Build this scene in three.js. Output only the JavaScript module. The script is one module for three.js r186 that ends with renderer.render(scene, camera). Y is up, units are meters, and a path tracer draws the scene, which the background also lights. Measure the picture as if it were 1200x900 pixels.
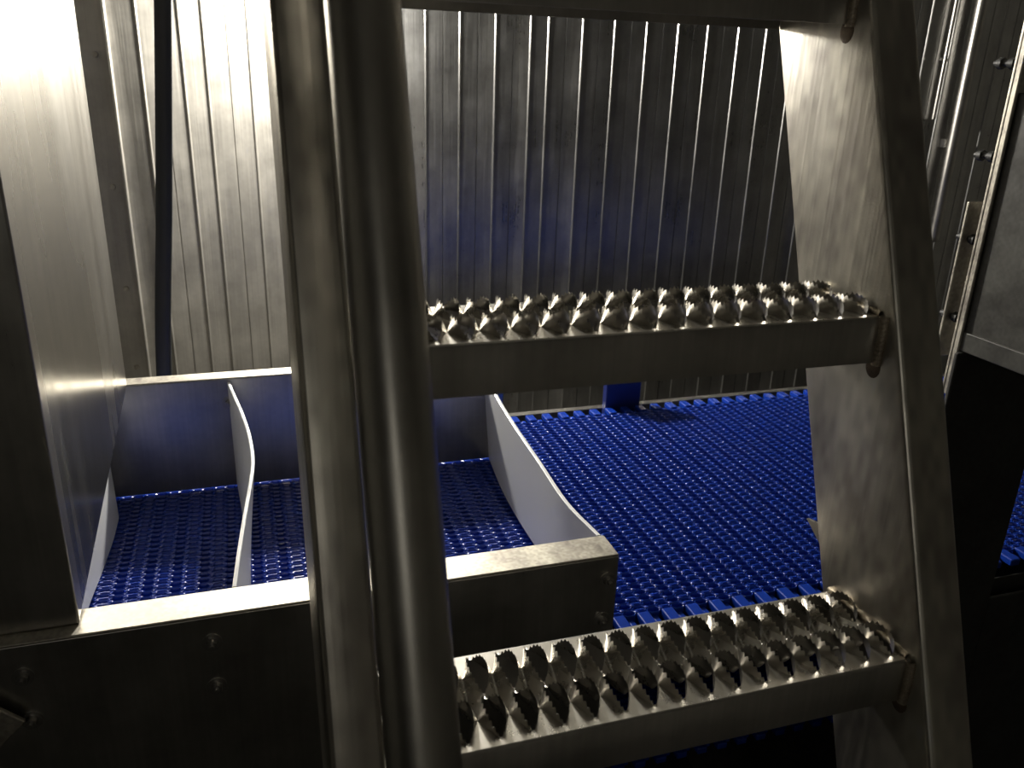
import * as THREE from 'three';
import { mergeGeometries, mergeVertices, toCreasedNormals } from 'three/addons/utils/BufferGeometryUtils.js';
import { RoundedBoxGeometry } from 'three/addons/geometries/RoundedBoxGeometry.js';

// ---------------------------------------------------------------- camera, light, exposure
const scene = new THREE.Scene();
scene.background = new THREE.Color(0x000000);
const renderer = new THREE.WebGLRenderer({ antialias: true });
renderer.toneMapping = THREE.LinearToneMapping;
renderer.toneMappingExposure = 1.0;
renderer.shadowMap.enabled = true;

const D = Math.PI / 180, FPX = 975;
const camera = new THREE.PerspectiveCamera(2 * Math.atan(450 / FPX) / D, 4 / 3, 0.02, 30);
camera.rotation.order = 'YXZ';
camera.position.set(0, 1.6, 0);
camera.rotation.set(-20.3 * D, -18.2 * D, 1.9 * D);
camera.focus = 1.0; camera.userData.fStop = 13;
scene.add(camera);

const LAMP = new THREE.Vector3(0.24, 1.89, -2.45), LAMP_COLOR = new THREE.Color(1.0, 0.955, 0.87), LAMP_POWER = 13;   // bulkhead lamp on the back wall
const FILL_LAMP = new THREE.Vector3(-0.7, 1.9, 1.76), FILL_POWER = 0.38;                                             // added weak fill lamp, unseen, on the wall behind the camera

// ---------------------------------------------------------------- helpers
let seed = 7;
const rnd = () => { seed = (seed * 1664525 + 1013904223) >>> 0; return seed / 4294967296; };
const taken = {};
function numbered(n) { const k = taken[n] = (taken[n] ?? -1) + 1; return k ? n + '_' + String(k).padStart(3, '0') : n; }
function tag(o, label, category, group, kind) {
  if (label) o.userData.label = label; if (category) o.userData.category = category;
  if (group) o.userData.group = group; if (kind) o.userData.kind = kind; return o;
}
function boxUV(g) {                                   // uv in metres from the dominant axis of each face; v runs up
  if (g.index) g = g.toNonIndexed();
  if (!g.attributes.normal) g.computeVertexNormals();
  const p = g.attributes.position, n = p.count, uv = new Float32Array(n * 2);
  const a = new THREE.Vector3(), b = new THREE.Vector3(), c = new THREE.Vector3();
  for (let i = 0; i < n; i += 3) {
    a.fromBufferAttribute(p, i); b.fromBufferAttribute(p, i + 1); c.fromBufferAttribute(p, i + 2);
    const q = b.clone().sub(a).cross(c.clone().sub(a)); const x = Math.abs(q.x), y = Math.abs(q.y), z = Math.abs(q.z);
    for (let k = 0; k < 3; k++) {
      const v = [a, b, c][k];
      const w = y > x && y > z ? [v.z, v.x] : x > z ? [v.z, v.y] : [v.x, v.y];
      uv[(i + k) * 2] = w[0]; uv[(i + k) * 2 + 1] = w[1];
    }
  }
  g.setAttribute('uv', new THREE.BufferAttribute(uv, 2));
  return g;
}
function mesh(name, geos, mat, parent, kind) {
  let gs = (Array.isArray(geos) ? geos : [geos]).map(boxUV);
  gs.forEach(g => { for (const k of Object.keys(g.attributes)) if (!['position', 'normal', 'uv'].includes(k)) g.deleteAttribute(k); });
  const m = new THREE.Mesh(gs.length > 1 ? mergeGeometries(gs) : gs[0], mat);
  m.name = parent ? name : numbered(name); m.castShadow = m.receiveShadow = true;
  (parent || scene).add(m);
  if (kind) m.userData.kind = kind;
  return m;
}
const inst = (name, geo, mat, parent) => { const m = new THREE.Mesh(geo, mat); m.name = name; m.castShadow = m.receiveShadow = true; parent.add(m); return m; };
function group(name, x = 0, y = 0, z = 0) { const g = new THREE.Group(); g.name = numbered(name); g.position.set(x, y, z); scene.add(g); return g; }
function bx(x0, x1, y0, y1, z0, z1, r = 0.0012) {     // box by its limits, edges rounded
  const w = x1 - x0, h = y1 - y0, d = z1 - z0, q = Math.min(r, w * 0.45, h * 0.45, d * 0.45);
  const g = q > 0.0003 ? new RoundedBoxGeometry(w, h, d, 2, q) : new THREE.BoxGeometry(w, h, d);
  return g.translate((x0 + x1) / 2, (y0 + y1) / 2, (z0 + z1) / 2);
}
function cyl(r, a, b, seg = 20, r2 = r) {
  const A = new THREE.Vector3(...a), B = new THREE.Vector3(...b), d = B.clone().sub(A);
  return new THREE.CylinderGeometry(r2, r, d.length(), seg).applyQuaternion(new THREE.Quaternion().setFromUnitVectors(new THREE.Vector3(0, 1, 0), d.clone().normalize())).translate((A.x + B.x) / 2, (A.y + B.y) / 2, (A.z + B.z) / 2);
}
function grid(pts, flip = false) {                    // rows of points -> smooth surface
  const r = pts.length, c = pts[0].length, pos = [], idx = [];
  for (const row of pts) for (const q of row) pos.push(...q);
  for (let i = 0; i < r - 1; i++) for (let j = 0; j < c - 1; j++) {
    const a = i * c + j, b = a + 1, d = a + c, e = d + 1;
    flip ? idx.push(a, b, d, b, e, d) : idx.push(a, d, b, b, d, e);
  }
  const g = new THREE.BufferGeometry();
  g.setAttribute('position', new THREE.Float32BufferAttribute(pos, 3)); g.setIndex(idx); g.computeVertexNormals();
  return g;
}

// ---------------------------------------------------------------- textures and materials
function noiseTex(w, h, fn, srgb) {
  const d = new Uint8Array(w * h * 4);
  for (let y = 0; y < h; y++) for (let x = 0; x < w; x++) { const v = fn(x / w, y / h), i = (y * w + x) * 4; const a = Array.isArray(v) ? v : [v, v, v]; for (let k = 0; k < 3; k++) d[i + k] = Math.max(0, Math.min(255, a[k] * 255)); d[i + 3] = 255; }
  const t = new THREE.DataTexture(d, w, h); t.wrapS = t.wrapT = THREE.RepeatWrapping; t.magFilter = THREE.LinearFilter; t.minFilter = THREE.LinearMipmapLinearFilter; t.generateMipmaps = true;
  if (srgb) t.colorSpace = THREE.SRGBColorSpace; t.needsUpdate = true; return t;
}
function lattice(nx, ny) { const a = Array.from({ length: nx * ny }, rnd); return (u, v) => { const x = u * nx, y = v * ny, i = Math.floor(x), j = Math.floor(y), s = t => t * t * (3 - 2 * t), fx = s(x - i), fy = s(y - j), g = (p, q) => a[((q % ny + ny) % ny) * nx + (p % nx + nx) % nx]; return (g(i, j) * (1 - fx) + g(i + 1, j) * fx) * (1 - fy) + (g(i, j + 1) * (1 - fx) + g(i + 1, j + 1) * fx) * fy; }; }
const L1 = lattice(220, 6), L2 = lattice(60, 4), L3 = lattice(9, 9), L4 = lattice(24, 24), L5 = lattice(90, 90), L6 = lattice(5, 14);
const streak = (u, v) => 0.5 * L1(u, v) + 0.5 * L2(u, v), blot = (u, v) => 0.5 * L3(u, v) + 0.3 * L4(u, v) + 0.2 * L5(u, v);
const brushRough = noiseTex(512, 512, (u, v) => 0.72 + 0.18 * streak(u, v) + 0.2 * (blot(u, v) - 0.5));
const softRough = noiseTex(512, 512, (u, v) => 0.80 + 0.22 * (L2(u, v) - 0.5) + 0.34 * (L3(u, v) - 0.5));
const brushColor = noiseTex(512, 512, (u, v) => { const s = 0.9 + 0.08 * (streak(u, v) - 0.5) + 0.16 * (blot(u, v) - 0.5); return [s, s * 0.992, s * 0.975]; }, true);
const brushBump = noiseTex(512, 512, (u, v) => 0.5 * streak(u, v) + 0.5 * L3(u, v));
const mottleColor = noiseTex(512, 512, (u, v) => { const b = blot(u, v), s = 0.9 + 0.34 * (b - 0.5) + 0.1 * (L5(u, v) - 0.5); return [s, s * (0.985 + 0.03 * (b - 0.5)), s * 0.95]; }, true);
const mottleRough = noiseTex(512, 512, (u, v) => 0.8 + 0.4 * (blot(u, v) - 0.5));
const plasticRough = noiseTex(256, 256, (u, v) => 0.8 + 0.3 * (blot(u, v) - 0.5));
const rep = (t, x, y = x) => { const c = t.clone(); c.repeat.set(x, y); c.needsUpdate = true; return c; };
const std = o => new THREE.MeshStandardMaterial(o);
const rgb = (r, g, b) => new THREE.Color().setRGB(r, g, b);

const M = {
  wall: std({ color: rgb(0.50, 0.505, 0.51), metalness: 1, roughness: 0.39, map: rep(brushColor, 1.4), roughnessMap: rep(brushRough, 1.4), bumpMap: rep(brushBump, 1.4), bumpScale: 0.0006 }),
  wall2: std({ color: rgb(0.47, 0.475, 0.48), metalness: 1, roughness: 0.38, map: rep(brushColor, 1.7), roughnessMap: rep(brushRough, 1.7), bumpMap: rep(brushBump, 1.7), bumpScale: 0.0006 }),
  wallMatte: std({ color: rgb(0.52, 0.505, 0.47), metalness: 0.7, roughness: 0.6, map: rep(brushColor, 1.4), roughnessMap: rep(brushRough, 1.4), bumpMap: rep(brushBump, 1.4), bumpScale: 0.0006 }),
  sheet: std({ color: rgb(0.62, 0.61, 0.58), metalness: 1, roughness: 0.36, map: rep(brushColor, .9), roughnessMap: rep(softRough, .9, .45) }),
  steel: std({ color: rgb(0.56, 0.55, 0.53), metalness: 1, roughness: 0.42, map: rep(brushColor, 2), roughnessMap: rep(brushRough, 2), bumpMap: rep(brushBump, 2), bumpScale: 0.0003 }),
  plate: std({ color: rgb(0.54, 0.535, 0.52), metalness: 1, roughness: 0.40, map: rep(brushColor, 1.6), roughnessMap: rep(brushRough, 1.6) }),
  flange: std({ color: rgb(0.53, 0.515, 0.475), metalness: 0.75, roughness: 0.62, map: rep(mottleColor, 3.2), roughnessMap: rep(mottleRough, 3.2) }),
  stile: std({ color: rgb(0.55, 0.54, 0.515), metalness: 1, roughness: 0.46, map: rep(mottleColor, 1.6, 0.8), roughnessMap: rep(brushRough, 3, 1.5), bumpMap: rep(brushBump, 2), bumpScale: 0.0003 }),
  grip: std({ color: rgb(0.66, 0.635, 0.585), metalness: 1, roughness: 0.38, roughnessMap: rep(mottleRough, 8), side: THREE.DoubleSide }),
  tube: std({ color: rgb(0.50, 0.49, 0.46), metalness: 1, roughness: 0.46, map: rep(brushColor, 2), roughnessMap: rep(brushRough, 2) }),
  weld: std({ color: rgb(0.50, 0.45, 0.38), metalness: 1, roughness: 0.55, map: rep(mottleColor, 14) }),
  heat: std({ color: rgb(0.13, 0.10, 0.075), metalness: 0.8, roughness: 0.6, map: rep(mottleColor, 20) }),
  bolt: std({ color: rgb(0.36, 0.35, 0.33), metalness: 1, roughness: 0.38 }),
  darkBolt: std({ color: rgb(0.03, 0.03, 0.03), metalness: 0.3, roughness: 0.5 }),
  white: std({ color: rgb(0.78, 0.79, 0.80), roughness: 0.42, roughnessMap: rep(plasticRough, 4) }),
  blue: std({ color: rgb(0.006, 0.030, 0.25), roughness: 0.24, roughnessMap: rep(plasticRough, 9) }),
  bluePost: std({ color: rgb(0.010, 0.018, 0.11), roughness: 0.45, roughnessMap: rep(plasticRough, 5) }),
  hose: std({ color: rgb(0.045, 0.047, 0.048), roughness: 0.55, roughnessMap: rep(plasticRough, 6) }),
  dark: std({ color: rgb(0.03, 0.03, 0.028), metalness: 0.2, roughness: 0.6, map: rep(mottleColor, 2) }),
  shadeGrey: std({ color: rgb(0.055, 0.056, 0.053), roughness: 0.5, map: rep(mottleColor, 3), roughnessMap: rep(mottleRough, 3) }),  // grey guard panel, its base colour darkened to stand in for shade
  black: std({ color: rgb(0.03, 0.03, 0.03), roughness: 0.9, map: rep(mottleColor, 2) }),  // shade low on the guard is put into this very dark colour
  room: std({ color: rgb(0.20, 0.20, 0.19), roughness: 0.8, map: rep(mottleColor, 0.8) }),
  floor: std({ color: rgb(0.08, 0.08, 0.078), roughness: 0.7, map: rep(mottleColor, 1.2) }),
  housing: std({ color: rgb(0.55, 0.55, 0.53), roughness: 0.5 }),
};

// ---------------------------------------------------------------- the room
const WZ = -2.6, WS = 2.6 / 1.85, RX0 = -2.6, RX1 = 3.7, RZ1 = 1.9, RY = 2.7;
mesh('floor', bx(RX0 - .1, RX1 + .1, -.1, 0, WZ - .2, RZ1 + .1, 0), M.floor, null, 'structure');
mesh('ceiling', bx(RX0 - .1, RX1 + .1, RY, RY + .1, WZ - .2, RZ1 + .1, 0), M.room, null, 'structure');
mesh('wall_left', bx(RX0 - .1, RX0, 0, RY, WZ - .2, RZ1 + .1, 0), M.room, null, 'structure');
mesh('wall_right', bx(RX1, RX1 + .1, 0, RY, WZ - .2, RZ1 + .1, 0), M.room, null, 'structure');
mesh('wall_front', bx(RX0, RX1, 0, RY, RZ1, RZ1 + .1, 0), M.room, null, 'structure');
const wallBack = mesh('wall_back', bx(RX0, RX1, 0, RY, WZ - .2, WZ - .044, 0), M.dark, null, 'structure');
tag(wallBack, 'stainless steel rear wall clad in narrow vertical strips with raised seams', 'wall');
{ // vertical cladding strips: flat tray with a V groove in the middle and a half-round standing seam on the right edge
  const seams = [-.319, -.219, -.163, -.088, -.045, .038, .115, .193, .27, .33, .393, .467, .546, .625, .666, .746, .8225, .901, .980, 1.056, 1.137, 1.212];
  for (let i = 0; i < seams.length; i++) seams[i] *= WS;
  while (seams[0] > RX0 + .12) seams.unshift(seams[0] - .078 * WS);
  while (seams[seams.length - 1] < RX1 - .1) seams.push(seams[seams.length - 1] + .078 * WS);
  for (let i = 0; i < seams.length - 1; i++) {
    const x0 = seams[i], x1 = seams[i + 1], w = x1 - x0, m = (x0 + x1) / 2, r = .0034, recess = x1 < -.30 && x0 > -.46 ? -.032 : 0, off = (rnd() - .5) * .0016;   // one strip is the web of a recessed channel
    const prof = [[x0 + r * .8, -.045], [x0 + r * .8, 0]];
    if (w > .07 * WS) prof.push([m - .0016, 0], [m - .0006, -.0035], [m + .0006, -.0035], [m + .0016, 0]);
    prof.push([x1 - r * 1.2, 0]);
    for (let k = 1; k < 6; k++) { const a = Math.PI * (1 - k / 6); prof.push([x1 + r * .0 + Math.cos(a) * r, .0008 + Math.sin(a) * r]); }
    prof.push([x1 + r * .75, -.045]);
    if (recess) prof.splice(0, prof.length, [x0 + r, -.006], [x0 + r, 0], [x1, 0], [x1, -.006]);
    const pts = [prof.map(([x, z]) => [x, .02, WZ + recess + z + off]), prof.map(([x, z]) => [x, RY - .01, WZ + recess + z - off])];
    const g = toCreasedNormals(grid(pts, true), 50 * D);
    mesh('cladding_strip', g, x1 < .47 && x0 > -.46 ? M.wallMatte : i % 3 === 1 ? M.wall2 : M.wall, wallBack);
  }
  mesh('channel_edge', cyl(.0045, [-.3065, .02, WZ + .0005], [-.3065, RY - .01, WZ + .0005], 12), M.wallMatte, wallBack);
  for (const y of [1.62, 1.27, .975, .73]) mesh('screw', [cyl(.009, [-.345, y, WZ - .034], [-.345, y, WZ - .025], 14, .007)], M.flange, wallBack);
}

// bulkhead lamp above the conveyor, fixed to the rear wall, and an added weak fill lamp on the opposite wall
function lamp(pos, back, power, label, dir) {
  const g = group('bulkhead_or_fill_lamp', pos.x, pos.y, pos.z);
  tag(g, label, 'lamp');
  const q = new THREE.Quaternion().setFromUnitVectors(new THREE.Vector3(0, 1, 0), dir);
  mesh('housing', new THREE.CylinderGeometry(.075, .085, .05, 32).applyQuaternion(q).translate(-dir.x * back, -dir.y * back, -dir.z * back), M.housing, g);
  const glow = new THREE.MeshStandardMaterial({ color: 0xffffff, roughness: .4, emissive: LAMP_COLOR, emissiveIntensity: power * 1.6 });
  mesh('globe', new THREE.SphereGeometry(.05, 24, 16), glow, g);
  const l = new THREE.PointLight(LAMP_COLOR, power, 0, 2); l.shadow.radius = 3; l.castShadow = true; g.add(l); l.name = 'lamp_light';
}
lamp(LAMP, .12, LAMP_POWER, 'round bulkhead lamp on the steel rear wall above the conveyor', new THREE.Vector3(0, 0, 1));
lamp(FILL_LAMP, .10, FILL_POWER, 'added unseen fill lamp on the wall across the walkway from the ladder', new THREE.Vector3(0, 0, -1));

// ---------------------------------------------------------------- conveyor frame
const FZ = -.878, TOP = 1.0, BELT = .86, BACKZ = -1.485, BTOP = 1.078;
const frame = tag(group('conveyor_stand', 0, 0, 0), 'steel stand of legs, beams and wear strips under the blue belt', 'stand');
const frontPlate = tag(group('conveyor_side_rail', 0, .70, FZ), 'stainless steel side rail with bolted face and bright top flange before the belt', 'side rail');
mesh('side_plate', bx(-1.4, .449, 0, .297, -.004, 0), M.plate, frontPlate);
mesh('top_flange', bx(-1.4, .449, .296, .30, -.052, -.0005, .0016), M.flange, frontPlate);
mesh('end_cap', bx(.445, .449, 0, .296, -.05, -.004), M.plate, frontPlate);
const backPlate = tag(group('lane_guide_rail', 0, BELT + .004, BACKZ), 'stainless steel guide rail standing across the belt behind the white dividers', 'guide rail');
mesh('guide_plate', bx(-1.4, .47, 0, BTOP - BELT - .007, -.004, 0), M.plate, backPlate);
mesh('top_flange', bx(-1.4, .47, BTOP - BELT - .008, BTOP - BELT - .004, -.034, .001, .0016), M.flange, backPlate);
// hexagon bolts with washers where the lane dividers are fixed
const boltHead = mergeGeometries([new THREE.CylinderGeometry(.0115, .0115, .002, 24).rotateX(Math.PI / 2).toNonIndexed(), new THREE.CylinderGeometry(.0065, .0072, .007, 6).rotateX(Math.PI / 2).translate(0, 0, .004).toNonIndexed(), new THREE.CylinderGeometry(.003, .003, .006, 10).rotateX(Math.PI / 2).translate(0, 0, .009).toNonIndexed()]);
for (const [x, y] of [[-.073, .963], [-.073, .9], [-.272, .957], [-.272, .897], [.434, .963], [.43, .899]]) inst('bolt', boltHead, M.bolt, frontPlate).position.set(x, y - .70, .001);
for (const [x, y] of [[-.05, 1.03], [.43, 1.03]]) inst('bolt', boltHead, M.bolt, backPlate).position.set(x, y - BELT - .004, .001);
// corner bracket: small square plate standing on its point
mesh('bracket', new RoundedBoxGeometry(.05, .05, .006, 2, .002).rotateZ(Math.PI / 4).translate(-.310, .207, .012), M.flange, frontPlate);
mesh('bracket_stem', cyl(.006, [-.312, .206, 0], [-.312, .206, .01]), M.steel, frontPlate);
// rear angle rail, cross beams, wear strips and legs
mesh('rear_rail', [bx(.10, 2.3, .70, .848, -1.742, -1.738), bx(.10, 2.3, .8445, .8485, -1.742, -1.722)], M.steel, frame);
mesh('added_light_stop', [bx(-1.3, 2.3, 0, .70, -1.742, -1.739), bx(-1.3, .10, .70, .84, -1.742, -1.739)], M.plate, frame);  // added plate that stops lamp light passing under the conveyor
for (let i = 0; i < 10; i++) { const x = -1.2 + i * .37; mesh('cross_beam', bx(x, x + .04, .775, .815, -1.738, -.938), M.dark, frame); mesh('cross_beam', bx(x, x + .04, .415, .455, -1.738, -.938), M.dark, frame); }
for (const z of [-.97, -1.14, -1.31, -1.48, -1.63]) { mesh('wear_strip', bx(-1.3, 2.3, .815, .845, z - .012, z + .012), M.bluePost, frame); if (z < -1) mesh('wear_strip', bx(-1.3, 2.3, .455, .485, z - .012, z + .012), M.bluePost, frame); }
for (const x of [-1.2, -.09, 1.02, 2.13]) for (const z of [-.958, -1.72]) mesh('leg', bx(x, x + .04, 0, .775, z - .018, z + .018), M.dark, frame);

mesh('added_shade_tray', [bx(-1.3, 2.3, .766, .769, -1.735, -.936), bx(-1.3, .47, .766, .785, -.939, -.936), bx(.47, 2.3, .766, .769, -.937, -.884), bx(.47, 2.3, .766, .84, -.886, -.883)], M.dark, frame);  // unseen tray added to keep lamp light off the lower belt

// ---------------------------------------------------------------- blue modular belt
const PX = .020, PZ = .0155;
function hexRing(w, d, t, h) {                        // one link: hexagonal ring, walls chamfered at the top
  const pt = (s) => [[1, 0], [.5, 1], [-.5, 1], [-1, 0], [-.5, -1], [.5, -1], [1, 0]].map(([x, z]) => [x * s[0], z * s[1]]);
  const W = w / 1.5, Dd = d / 2;
  const rings = [[W - .0003, Dd - .0002, -h], [W - .0003, Dd - .0002, -.0012], [W - t * .45, Dd - t * .4, 0], [W - t * .95, Dd - t * .75, -.0006], [W - t * 1.2, Dd - t, -.003], [W - t * 1.2, Dd - t, -h]];
  const g = grid(rings.map(([a, b, y]) => pt([a, b]).map(([x, z]) => [x, y, z])), true);
  return toCreasedNormals(g, 35 * D);
}
const nub = () => new THREE.SphereGeometry(.0038, 7, 3, 0, Math.PI * 2, 0, Math.PI / 2).scale(1.15, .62, 1).translate(PX / 1.5 - .0012, -.0008, 0).toNonIndexed();
const bare = g => { g.deleteAttribute('uv'); return g; };
const linkA = boxUV(mergeGeometries([hexRing(PX, PZ, .0032, .011), nub()].map(bare)));
const linkB = boxUV(mergeGeometries([hexRing(PX, PZ, .0032, .011), nub(), bx(-.0085, .0085, -.009, -.0018, -.0016, .0016, .0008).toNonIndexed(), cyl(.0026, [0, -.0055, -PZ / 2], [0, -.0055, PZ / 2], 8).toNonIndexed()].map(g => { g.deleteAttribute('uv'); return g; })));
const edgeGeo = boxUV(mergeGeometries([new RoundedBoxGeometry(.020, .013, .034, 2, .003).translate(0, -.0055, 0), new RoundedBoxGeometry(.010, .007, .022, 2, .002).translate(.019, -.0105, -.008)].map(g => g.toNonIndexed())));
function belt(y, x0, x1, z0, z1, label, parts, focus) {
  const b = group('conveyor_belt', 0, y, 0);
  tag(b, label, 'conveyor belt');
  const spots = [[], []];
  const nx = Math.floor((x1 - x0) / PX), nz = Math.floor((z1 - z0 - .05) / PZ);
  for (let i = 0; i <= nx; i++) for (let j = 0; j < nz; j++) {
    const x = x0 + i * PX, z = z1 - .037 - (j + (i % 2 ? .5 : 0)) * PZ;
    spots[i % 2].push([x, z]);
  }
  const all = spots.flat().filter(q => focus(q[0], q[1]));
  all.sort((p, q) => q[1] - p[1]);
  const own = new Set(all.slice(0, parts).map(q => q[0] + '|' + q[1]));
  const mtx = new THREE.Matrix4();
  spots.forEach((s, k) => {
    const rest = s.filter(q => !own.has(q[0] + '|' + q[1]));
    if (rest.length) {
      const im = new THREE.InstancedMesh(k ? linkB : linkA, M.blue, rest.length);
      rest.forEach(([x, z], n) => im.setMatrixAt(n, mtx.makeTranslation(x, (rnd() - .5) * .0006, z)));
      im.name = k ? 'hinge_links' : 'open_links'; im.userData.kind = 'stuff'; im.castShadow = im.receiveShadow = true; b.add(im);
    }
    for (const [x, z] of s) if (own.has(x + '|' + z)) inst('belt_link', k ? linkB : linkA, M.blue, b).position.set(x, (rnd() - .5) * .0006, z);
  });
  for (let x = Math.max(x0, .0); x < Math.min(x1, 1.9); x += PX * 2) { const e = inst('edge_link', edgeGeo, M.blue, b); e.position.set(x, .001, z1 - .017); if (y > .8) { const f = inst('edge_link', edgeGeo, M.blue, b); f.position.set(x, .001, z0 + .012); f.rotation.y = Math.PI; } }
  return b;
}
belt(BELT, -.9, 2.2, -1.685, -.893, 'bright blue plastic mesh belt between the steel side plates under the ladder', 300, (x, z) => (x > .46 && x < .86) );
belt(.5, .1, 1.5, -1.3, -.985, 'blue plastic mesh belt of the lower tier in shadow below the ladder treads', 24, (x, z) => x > .55 && x < .95);

// ---------------------------------------------------------------- white lane dividers
function divider(path, label, th = .005) {            // path: [z, xBottom, yBottom, xTop, yTop] from front to back
  const cz = new THREE.CatmullRomCurve3(path.map(p => new THREE.Vector3(p[1], p[2], p[0]))), ct = new THREE.CatmullRomCurve3(path.map(p => new THREE.Vector3(p[3], p[4], p[0])));
  const N = 40, rows = [];
  for (let i = 0; i <= N; i++) {
    const b = cz.getPoint(i / N), t = ct.getPoint(i / N), h = th / 2;
    rows.push([[b.x - h, b.y, b.z], [t.x - h, t.y - .0008, t.z], [t.x - h * .6, t.y, t.z], [t.x + h * .6, t.y, t.z], [t.x + h, t.y - .0008, t.z], [b.x + h, b.y, b.z], [b.x - h, b.y, b.z]]);
  }
  const g = grid(rows, false), cap = r => { const c = r.slice(0, 6), o = []; for (let k = 1; k < 5; k++) o.push(c[0], c[k], c[k + 1]); const q = new THREE.BufferGeometry(); q.setAttribute('position', new THREE.Float32BufferAttribute(o.flat(), 3)); q.computeVertexNormals(); return q; };
  const out = [toCreasedNormals(g, 40 * D), cap(rows[0]), cap(rows[N])].map(q => { const r = q.index ? q.toNonIndexed() : q; r.deleteAttribute('uv'); return r; });
  return tag(mesh('lane_divider', out, M.white), label, 'divider', 'white lane dividers');
}
const YB = BELT + .004;
divider([[-.932, -.245, YB, -.232, 1.0], [-1.1, -.258, YB, -.236, 1.02], [-1.25, -.250, YB, -.24, 1.03], [-1.36, -.246, YB, -.243, 1.04], [-1.43, -.252, YB, -.256, 1.05], [-1.483, -.30, YB, -.31, 1.06]], 'white plastic lane divider beside the polished steel guide sheet');
divider([[-.932, -.034, YB, -.045, 1.0], [-1.01, -.034, YB, -.037, 1.01], [-1.093, -.034, YB, -.027, 1.021], [-1.156, -.0345, YB, -.019, 1.029], [-1.214, -.035, YB, -.014, 1.036], [-1.291, -.036, YB, -.017, 1.046], [-1.362, -.038, YB, -.026, 1.055], [-1.425, -.042, YB, -.037, 1.063], [-1.483, -.046, YB, -.047, 1.07]], 'thin white lane divider bowed in an S between front and back plates');
divider([[-.932, .439, YB, .442, 1.0], [-1.015, .432, YB, .427, 1.008], [-1.137, .427, YB, .423, 1.022], [-1.25, .427, YB, .42, 1.034], [-1.35, .432, YB, .42, 1.045], [-1.43, .44, YB, .424, 1.055], [-1.483, .446, YB, .43, 1.06]], 'white lane divider at the open end of the steel frame beside the wide belt', .006);

// ---------------------------------------------------------------- post and polished sheet on the left
const post = tag(group('guard_post', -.3, TOP, -.91), 'dark flat steel post standing on the front flange of the conveyor frame', 'post');
mesh('post_plate', bx(-.9, .088, .0, 1.6, .004, .012, .003), M.plate, post);
mesh('return_flange', bx(.068, .076, .0, 1.6, -.015, .006, .003), M.plate, post);
{
  const s = new THREE.Shape([[-.908, 1.003], [-1.478, 1.08], [-1.478, 2.5], [-.908, 2.5]].map(([z, y]) => new THREE.Vector2(-z, y)));
  const g = new THREE.ExtrudeGeometry(s, { depth: .002, bevelEnabled: true, bevelSize: .0008, bevelThickness: .0008, bevelSegments: 2 }).rotateY(Math.PI / 2).translate(-.216, 0, 0);
  tag(mesh('guide_sheet', g, M.sheet), 'polished scratched steel sheet reaching from the dark post to the rear guide plate', 'steel sheet');
}

// hanging hose and parts along the rear wall
{
  const c = new THREE.CatmullRomCurve3([[-.02, RY, -1.76], [-.055, 2.25, -1.76], [-.107, 1.71, -1.76], [-.142, 1.36, -1.76], [-.18, 1.0, -1.76], [-.19, .6, -1.765], [-.19, .0, -1.775]].map(p => new THREE.Vector3(...p)));
  tag(mesh('hose', new THREE.TubeGeometry(c, 60, .0155, 14)), 'dark grey rubber hose hanging in front of the steel rear wall', 'hose').material = M.hose;
}
tag(mesh('wall_pipe', [cyl(.021, [2.53, 1.07, WZ + .04], [2.53, RY, WZ + .04], 20), new THREE.SphereGeometry(.021, 16, 8).translate(2.53, 1.07, WZ + .04), bx(2.51, 2.55, 1.4, 1.43, WZ, WZ + .025), bx(2.51, 2.55, 2.2, 2.23, WZ, WZ + .025)], M.steel), 'bright vertical steel pipe fixed to the rear wall', 'pipe');
tag(mesh('wall_pipe', [cyl(.008, [2.44, 1.5, WZ + .018], [2.44, RY, WZ + .018], 12), bx(2.434, 2.446, 1.7, 1.71, WZ, WZ + .015)], M.steel), 'thin steel conduit on the rear wall beside the thicker pipe', 'pipe');
{
  const b = group('side_guide_block', .84, .7695, -1.70);
  tag(b, 'dark blue plastic guide block standing at the far edge of the belt', 'guide block');
  mesh('block', bx(-.045, .045, 0, .2305, -.016, .008, .004), M.bluePost, b);
}

// ---------------------------------------------------------------- guard on the right
{
  const GX = .95, g = group('machine_guard', GX, 0, FZ);
  tag(g, 'grey steel guard panel with a bolted edge flange behind the ladder', 'guard');
  mesh('panel', [bx(0, .004, 1.257, 1.60, .0, .55, .0015), bx(0, .05, 1.257, 1.262, 0, .55, .0015), bx(-.003, .006, 1.257, 1.285, .004, .55, .002)], M.shadeGrey, g);
  mesh('upper_panel', bx(.03, .034, 1.60, 2.5, 0, .55), M.plate, g);
  mesh('edge_flange', [bx(-.006, .03, 1.19, 2.5, -.006, .002, .002), bx(-.006, -.001, 1.19, 2.5, -.004, .008, .002)], M.flange, g);
  mesh('backing_strip', bx(-.012, .012, 1.24, 1.46, -.026, -.021, .002), M.flange, g);
  for (const y of [1.30, 1.41, 1.52, 1.635, 1.75, 1.87]) { const bo = mesh('bolt', [cyl(.0075, [.0, y, -.016], [.0, y, -.008], 6), cyl(.004, [.0, y, -.04], [.0, y, -.006], 10)], M.darkBolt, g); mesh('nut', cyl(.0075, [0, y, -.034], [0, y, -.027], 6), M.darkBolt, bo); }
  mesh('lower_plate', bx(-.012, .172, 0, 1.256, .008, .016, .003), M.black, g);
  mesh('added_dark_skirt', bx(.172, 1.3, 0, .82, .010, .016, .003), M.black, g);  // dark sheet added to cover the lit gap below the belt
}

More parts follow.
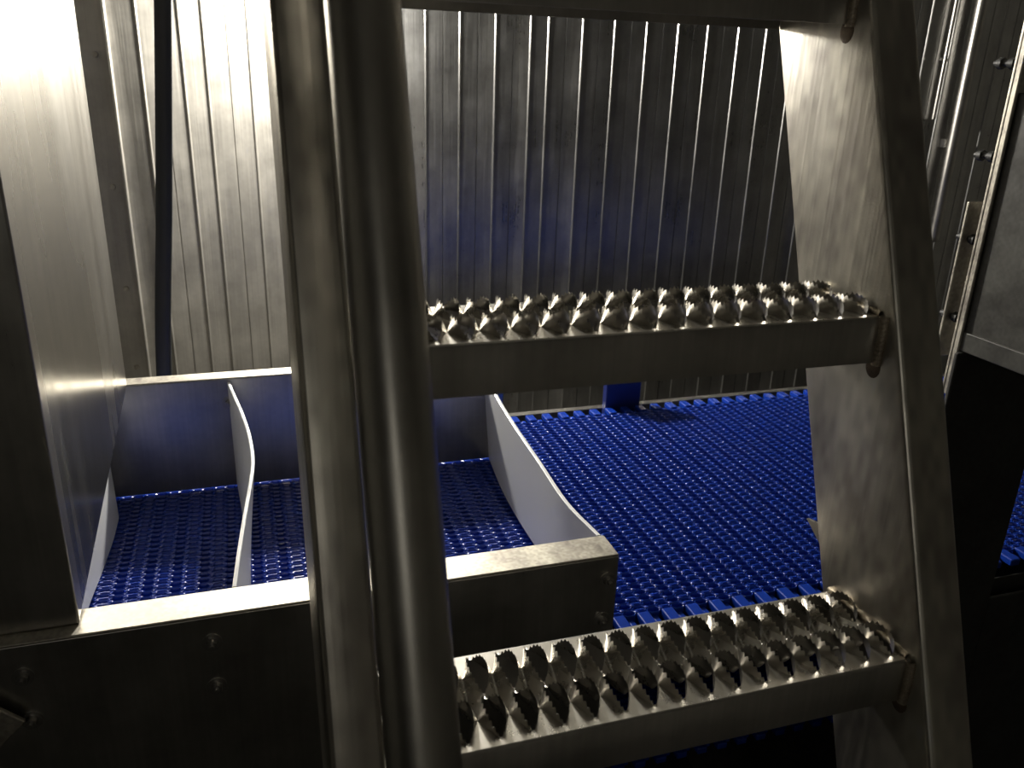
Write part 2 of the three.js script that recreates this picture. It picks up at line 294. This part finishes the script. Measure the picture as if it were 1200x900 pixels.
// ---------------------------------------------------------------- ladder
const LEAN = Math.atan(.384), XL = .063, XR = .505;
const zf = y => -.5105 - .384 * (y - 1.367);          // front edge of the stiles at height y
const ladder = tag(group('ladder', 0, 0, 0), 'leaning stainless steel ladder with serrated grip treads before the conveyor', 'ladder');
function rrect(w, d, r) { const s = new THREE.Shape(); s.moveTo(r, 0); s.lineTo(w - r, 0); s.quadraticCurveTo(w, 0, w, r); s.lineTo(w, d - r); s.quadraticCurveTo(w, d, w - r, d); s.lineTo(r, d); s.quadraticCurveTo(0, d, 0, d - r); s.lineTo(0, r); s.quadraticCurveTo(0, 0, r, 0); return s; }
const SD = .135 * Math.cos(LEAN), Lst = 2.45 / Math.cos(LEAN);
function stile(x0, SW) {
  // section in (x, depth), extruded along the slope; bottom sits in the floor plane
  const g = new THREE.ExtrudeGeometry(rrect(SW, SD, .0065), { depth: Lst, bevelEnabled: false, curveSegments: 6 });
  g.rotateX(-Math.PI / 2);                            // length up (y), depth towards -z
  g.rotateX(-LEAN);                                   // lean away from the camera
  const y0 = .045; g.translate(x0, y0, zf(y0));
  const m = mesh('stile', toCreasedNormals(g, 30 * D), M.stile, ladder);
  mesh('foot', bx(x0 - .01, x0 + SW + .01, 0, .012, zf(0) - .16, zf(0) + .01, .003), M.steel, m);
  return m;
}
const stileL = stile(XL - .036, .036), stileR = stile(XR, .046);
{ // pointed tab cut from the back edge of the right stile
  const s = new THREE.Shape([[-.012, .009], [.0, .009], [.023, .004], [-.006, -.014], [-.014, -.014]].map(p => new THREE.Vector2(...p)));
  const g = new THREE.ExtrudeGeometry(s, { depth: .003, bevelEnabled: false }).rotateY(Math.PI / 2).translate(XR + .001, 1.197, zf(1.197) - .129);
  mesh('tab', g, M.stile, stileR);
}
// serrated tread surface
const TP = .0246, TD = .106, NB = 18, B4 = (TD - .012) / 4;
function gripSurface() {
  const gs = [], zBack = -.008;                        // local: z = 0 front edge, -TD back edge; y = 0 top plane
  const z1 = -TD + .005 + B4, z3 = z1 + 2 * B4, zM = z1 + B4, a = TP / 2;
  const base = (x, z) => 0;
  const NT = 44, NR = 7;
  const diamond = t => { const c = Math.cos(t), s = Math.sin(t), k = 1 / (Math.abs(c) + Math.abs(s)); return [c * k, s * k]; };
  function openCell(cx, cz) {
    const rows = [];
    for (let r = 0; r <= NR; r++) {
      const row = [], f = r / NR;
      for (let i = 0; i <= NT; i++) {
        const t = i / NT * Math.PI * 2, [dx, dz] = diamond(t), lens = [Math.cos(t) * .72, Math.sin(t) * .86];
        const q = Math.abs(dx), side = Math.pow(Math.max(0, 1 - Math.pow(Math.abs(Math.sin(t)), 3)), .8);
        let x = dx * (1 - f) + lens[0] * f * .92, z = dz * (1 - f) + lens[1] * f;
        let y = .0108 * side * Math.pow(f, .75);
        if (r === NR && i % 2 && side > .15) { y += .0022; x *= .90; } else if (r === NR && side > .15) { y -= .0006; }
        row.push([cx + x * a, y, cz + z * B4]);
      }
      rows.push(row);
    }
    gs.push(grid(rows, true));
  }
  function dish(cx, cz) {
    const rows = [];
    for (let r = 0; r <= 5; r++) { const f = r / 5, row = []; for (let i = 0; i <= 24; i++) { const t = i / 24 * Math.PI * 2, [dx, dz] = diamond(t); row.push([cx + dx * a * f, -.012 * (1 - f * f), cz + dz * B4 * f + .5 * B4 * (1 - f)]); } rows.push(row); }
    gs.push(grid(rows));
  }
  const X0 = XL + .002, X1 = XL + NB * TP;
  for (let k = 0; k < NB; k++) {
    const cx = XL + (k + .5) * TP;
    openCell(cx, z1); openCell(cx, z3);
    if (k < NB - 1) dish(cx + a, zM);
    // triangular flats between the cells at the back and front edges, slightly crowned
    for (const [zc, s] of [[z1 - B4, 1], [z3 + B4, -1]]) {
      const tri = [[cx - a, 0, zc + s * B4], [cx, 0, zc], [cx - a, 0, zc], [cx + a, 0, zc + s * B4], [cx + a, 0, zc], [cx, 0, zc]].map(p => [p[0], p[1], p[2]]);
      if (s < 0) [tri[1], tri[2], tri[4], tri[5]] = [tri[2], tri[1], tri[5], tri[4]];
      const q = new THREE.BufferGeometry(); q.setAttribute('position', new THREE.Float32BufferAttribute(tri.flat(), 3)); q.computeVertexNormals(); gs.push(q);
    }
  }
  // half dishes at both ends closed flat
  for (const [x, s] of [[XL, 1], [XL + NB * TP, -1]]) { const t = [[x, 0, zM - B4], [x + s * a, 0, zM], [x, 0, zM + B4]]; if (s > 0) t.reverse(); const q = new THREE.BufferGeometry(); q.setAttribute('position', new THREE.Float32BufferAttribute(t.flat(), 3)); q.computeVertexNormals(); gs.push(q); }
  const m = (z0, z1_) => grid([[[XL, 0, z0], [XR, 0, z0]], [[XL, 0, z1_], [XR, 0, z1_]]]);
  gs.push(m(-TD + .003, -TD + .005), m(-.007, -.003));
  return boxUV(mergeGeometries(gs.map(g => { const q = g.index ? g.toNonIndexed() : g; q.deleteAttribute('uv'); return q; })));
}
const gripGeo = gripSurface();
function lipGeo(front) {                              // folded lip with a rounded top edge
  const s = front ? 1 : -1, prof = [[-.003, 0]], r = .003;
  for (let k = 1; k <= 4; k++) { const t = k / 4 * Math.PI / 2; prof.push([-r + r * Math.sin(t), -r + r * Math.cos(t)]); }
  prof.push([0, -.040], [-.003, -.040], [-.003, -.003]);
  const z = d => front ? d : -TD - d;
  const g = grid([prof.map(([d, y]) => [XL, y, z(d)]), prof.map(([d, y]) => [XR, y, z(d)])], !front);
  return boxUV(toCreasedNormals(g, 40 * D));
}
const lipF = lipGeo(true), lipB = lipGeo(false);
function bead(pts, r) { const c = new THREE.CatmullRomCurve3(pts.map(p => new THREE.Vector3(...p))), g = new THREE.TubeGeometry(c, 36, r, 8), p = g.attributes.position; for (let i = 0; i < p.count; i++) { const k = 1 + .18 * Math.sin(Math.floor(i / 9) * 1.9); p.setX(i, p.getX(i) * 1 + (k - 1) * .0015); p.setY(i, p.getY(i) + (k - 1) * .002); } g.computeVertexNormals(); return boxUV(g); }
const weldR = bead([[XR - .001, -.042, .001], [XR - .001, -.02, .002], [XR - .001, .001, .001]], .0045);
const heatR = boxUV(new THREE.SphereGeometry(1, 16, 8).scale(.0010, .010, .009).translate(XR, -.045, -.003));
const weldTop = bead([[XR - .001, .001, -.004], [XR - .001, .002, -.05], [XR - .001, .001, -TD]], .003);
const weldL = bead([[XL + .001, -.042, .001], [XL + .001, -.02, .002], [XL + .001, .001, .001]], .004);
for (const y of [.883, 1.152, 1.421, 1.690, 1.959]) {
  const t = new THREE.Group(); t.name = 'tread'; t.position.set(0, y, zf(y) - .013); ladder.add(t);
  inst('grip_surface', gripGeo, M.grip, t); inst('front_lip', lipF, M.steel, t); inst('back_lip', lipB, M.steel, t);
  inst('weld_bead', weldR, M.weld, t); inst('weld_bead', weldTop, M.weld, t); inst('weld_bead', weldL, M.weld, t); inst('heat_tint', heatR, M.heat, t);
}
{ // round handrail in front of the left stile, tied to it above and below
  const X = .0660, zt = y => -.392 - .3875 * (y - 1.452), r = .0193;
  const hand = mesh('handrail', [cyl(r, [X, .30, zt(.30)], [X, 2.30, zt(2.30)], 40), new THREE.SphereGeometry(r, 24, 12).translate(X, 2.30, zt(2.30)), new THREE.SphereGeometry(r, 24, 12).translate(X, .30, zt(.30))], M.tube, ladder);
  for (const y of [.42, 2.15]) mesh('standoff', cyl(.011, [X, y, zt(y)], [X - .02, y, zf(y) - .004], 16), M.tube, hand);
}

renderer.render(scene, camera);
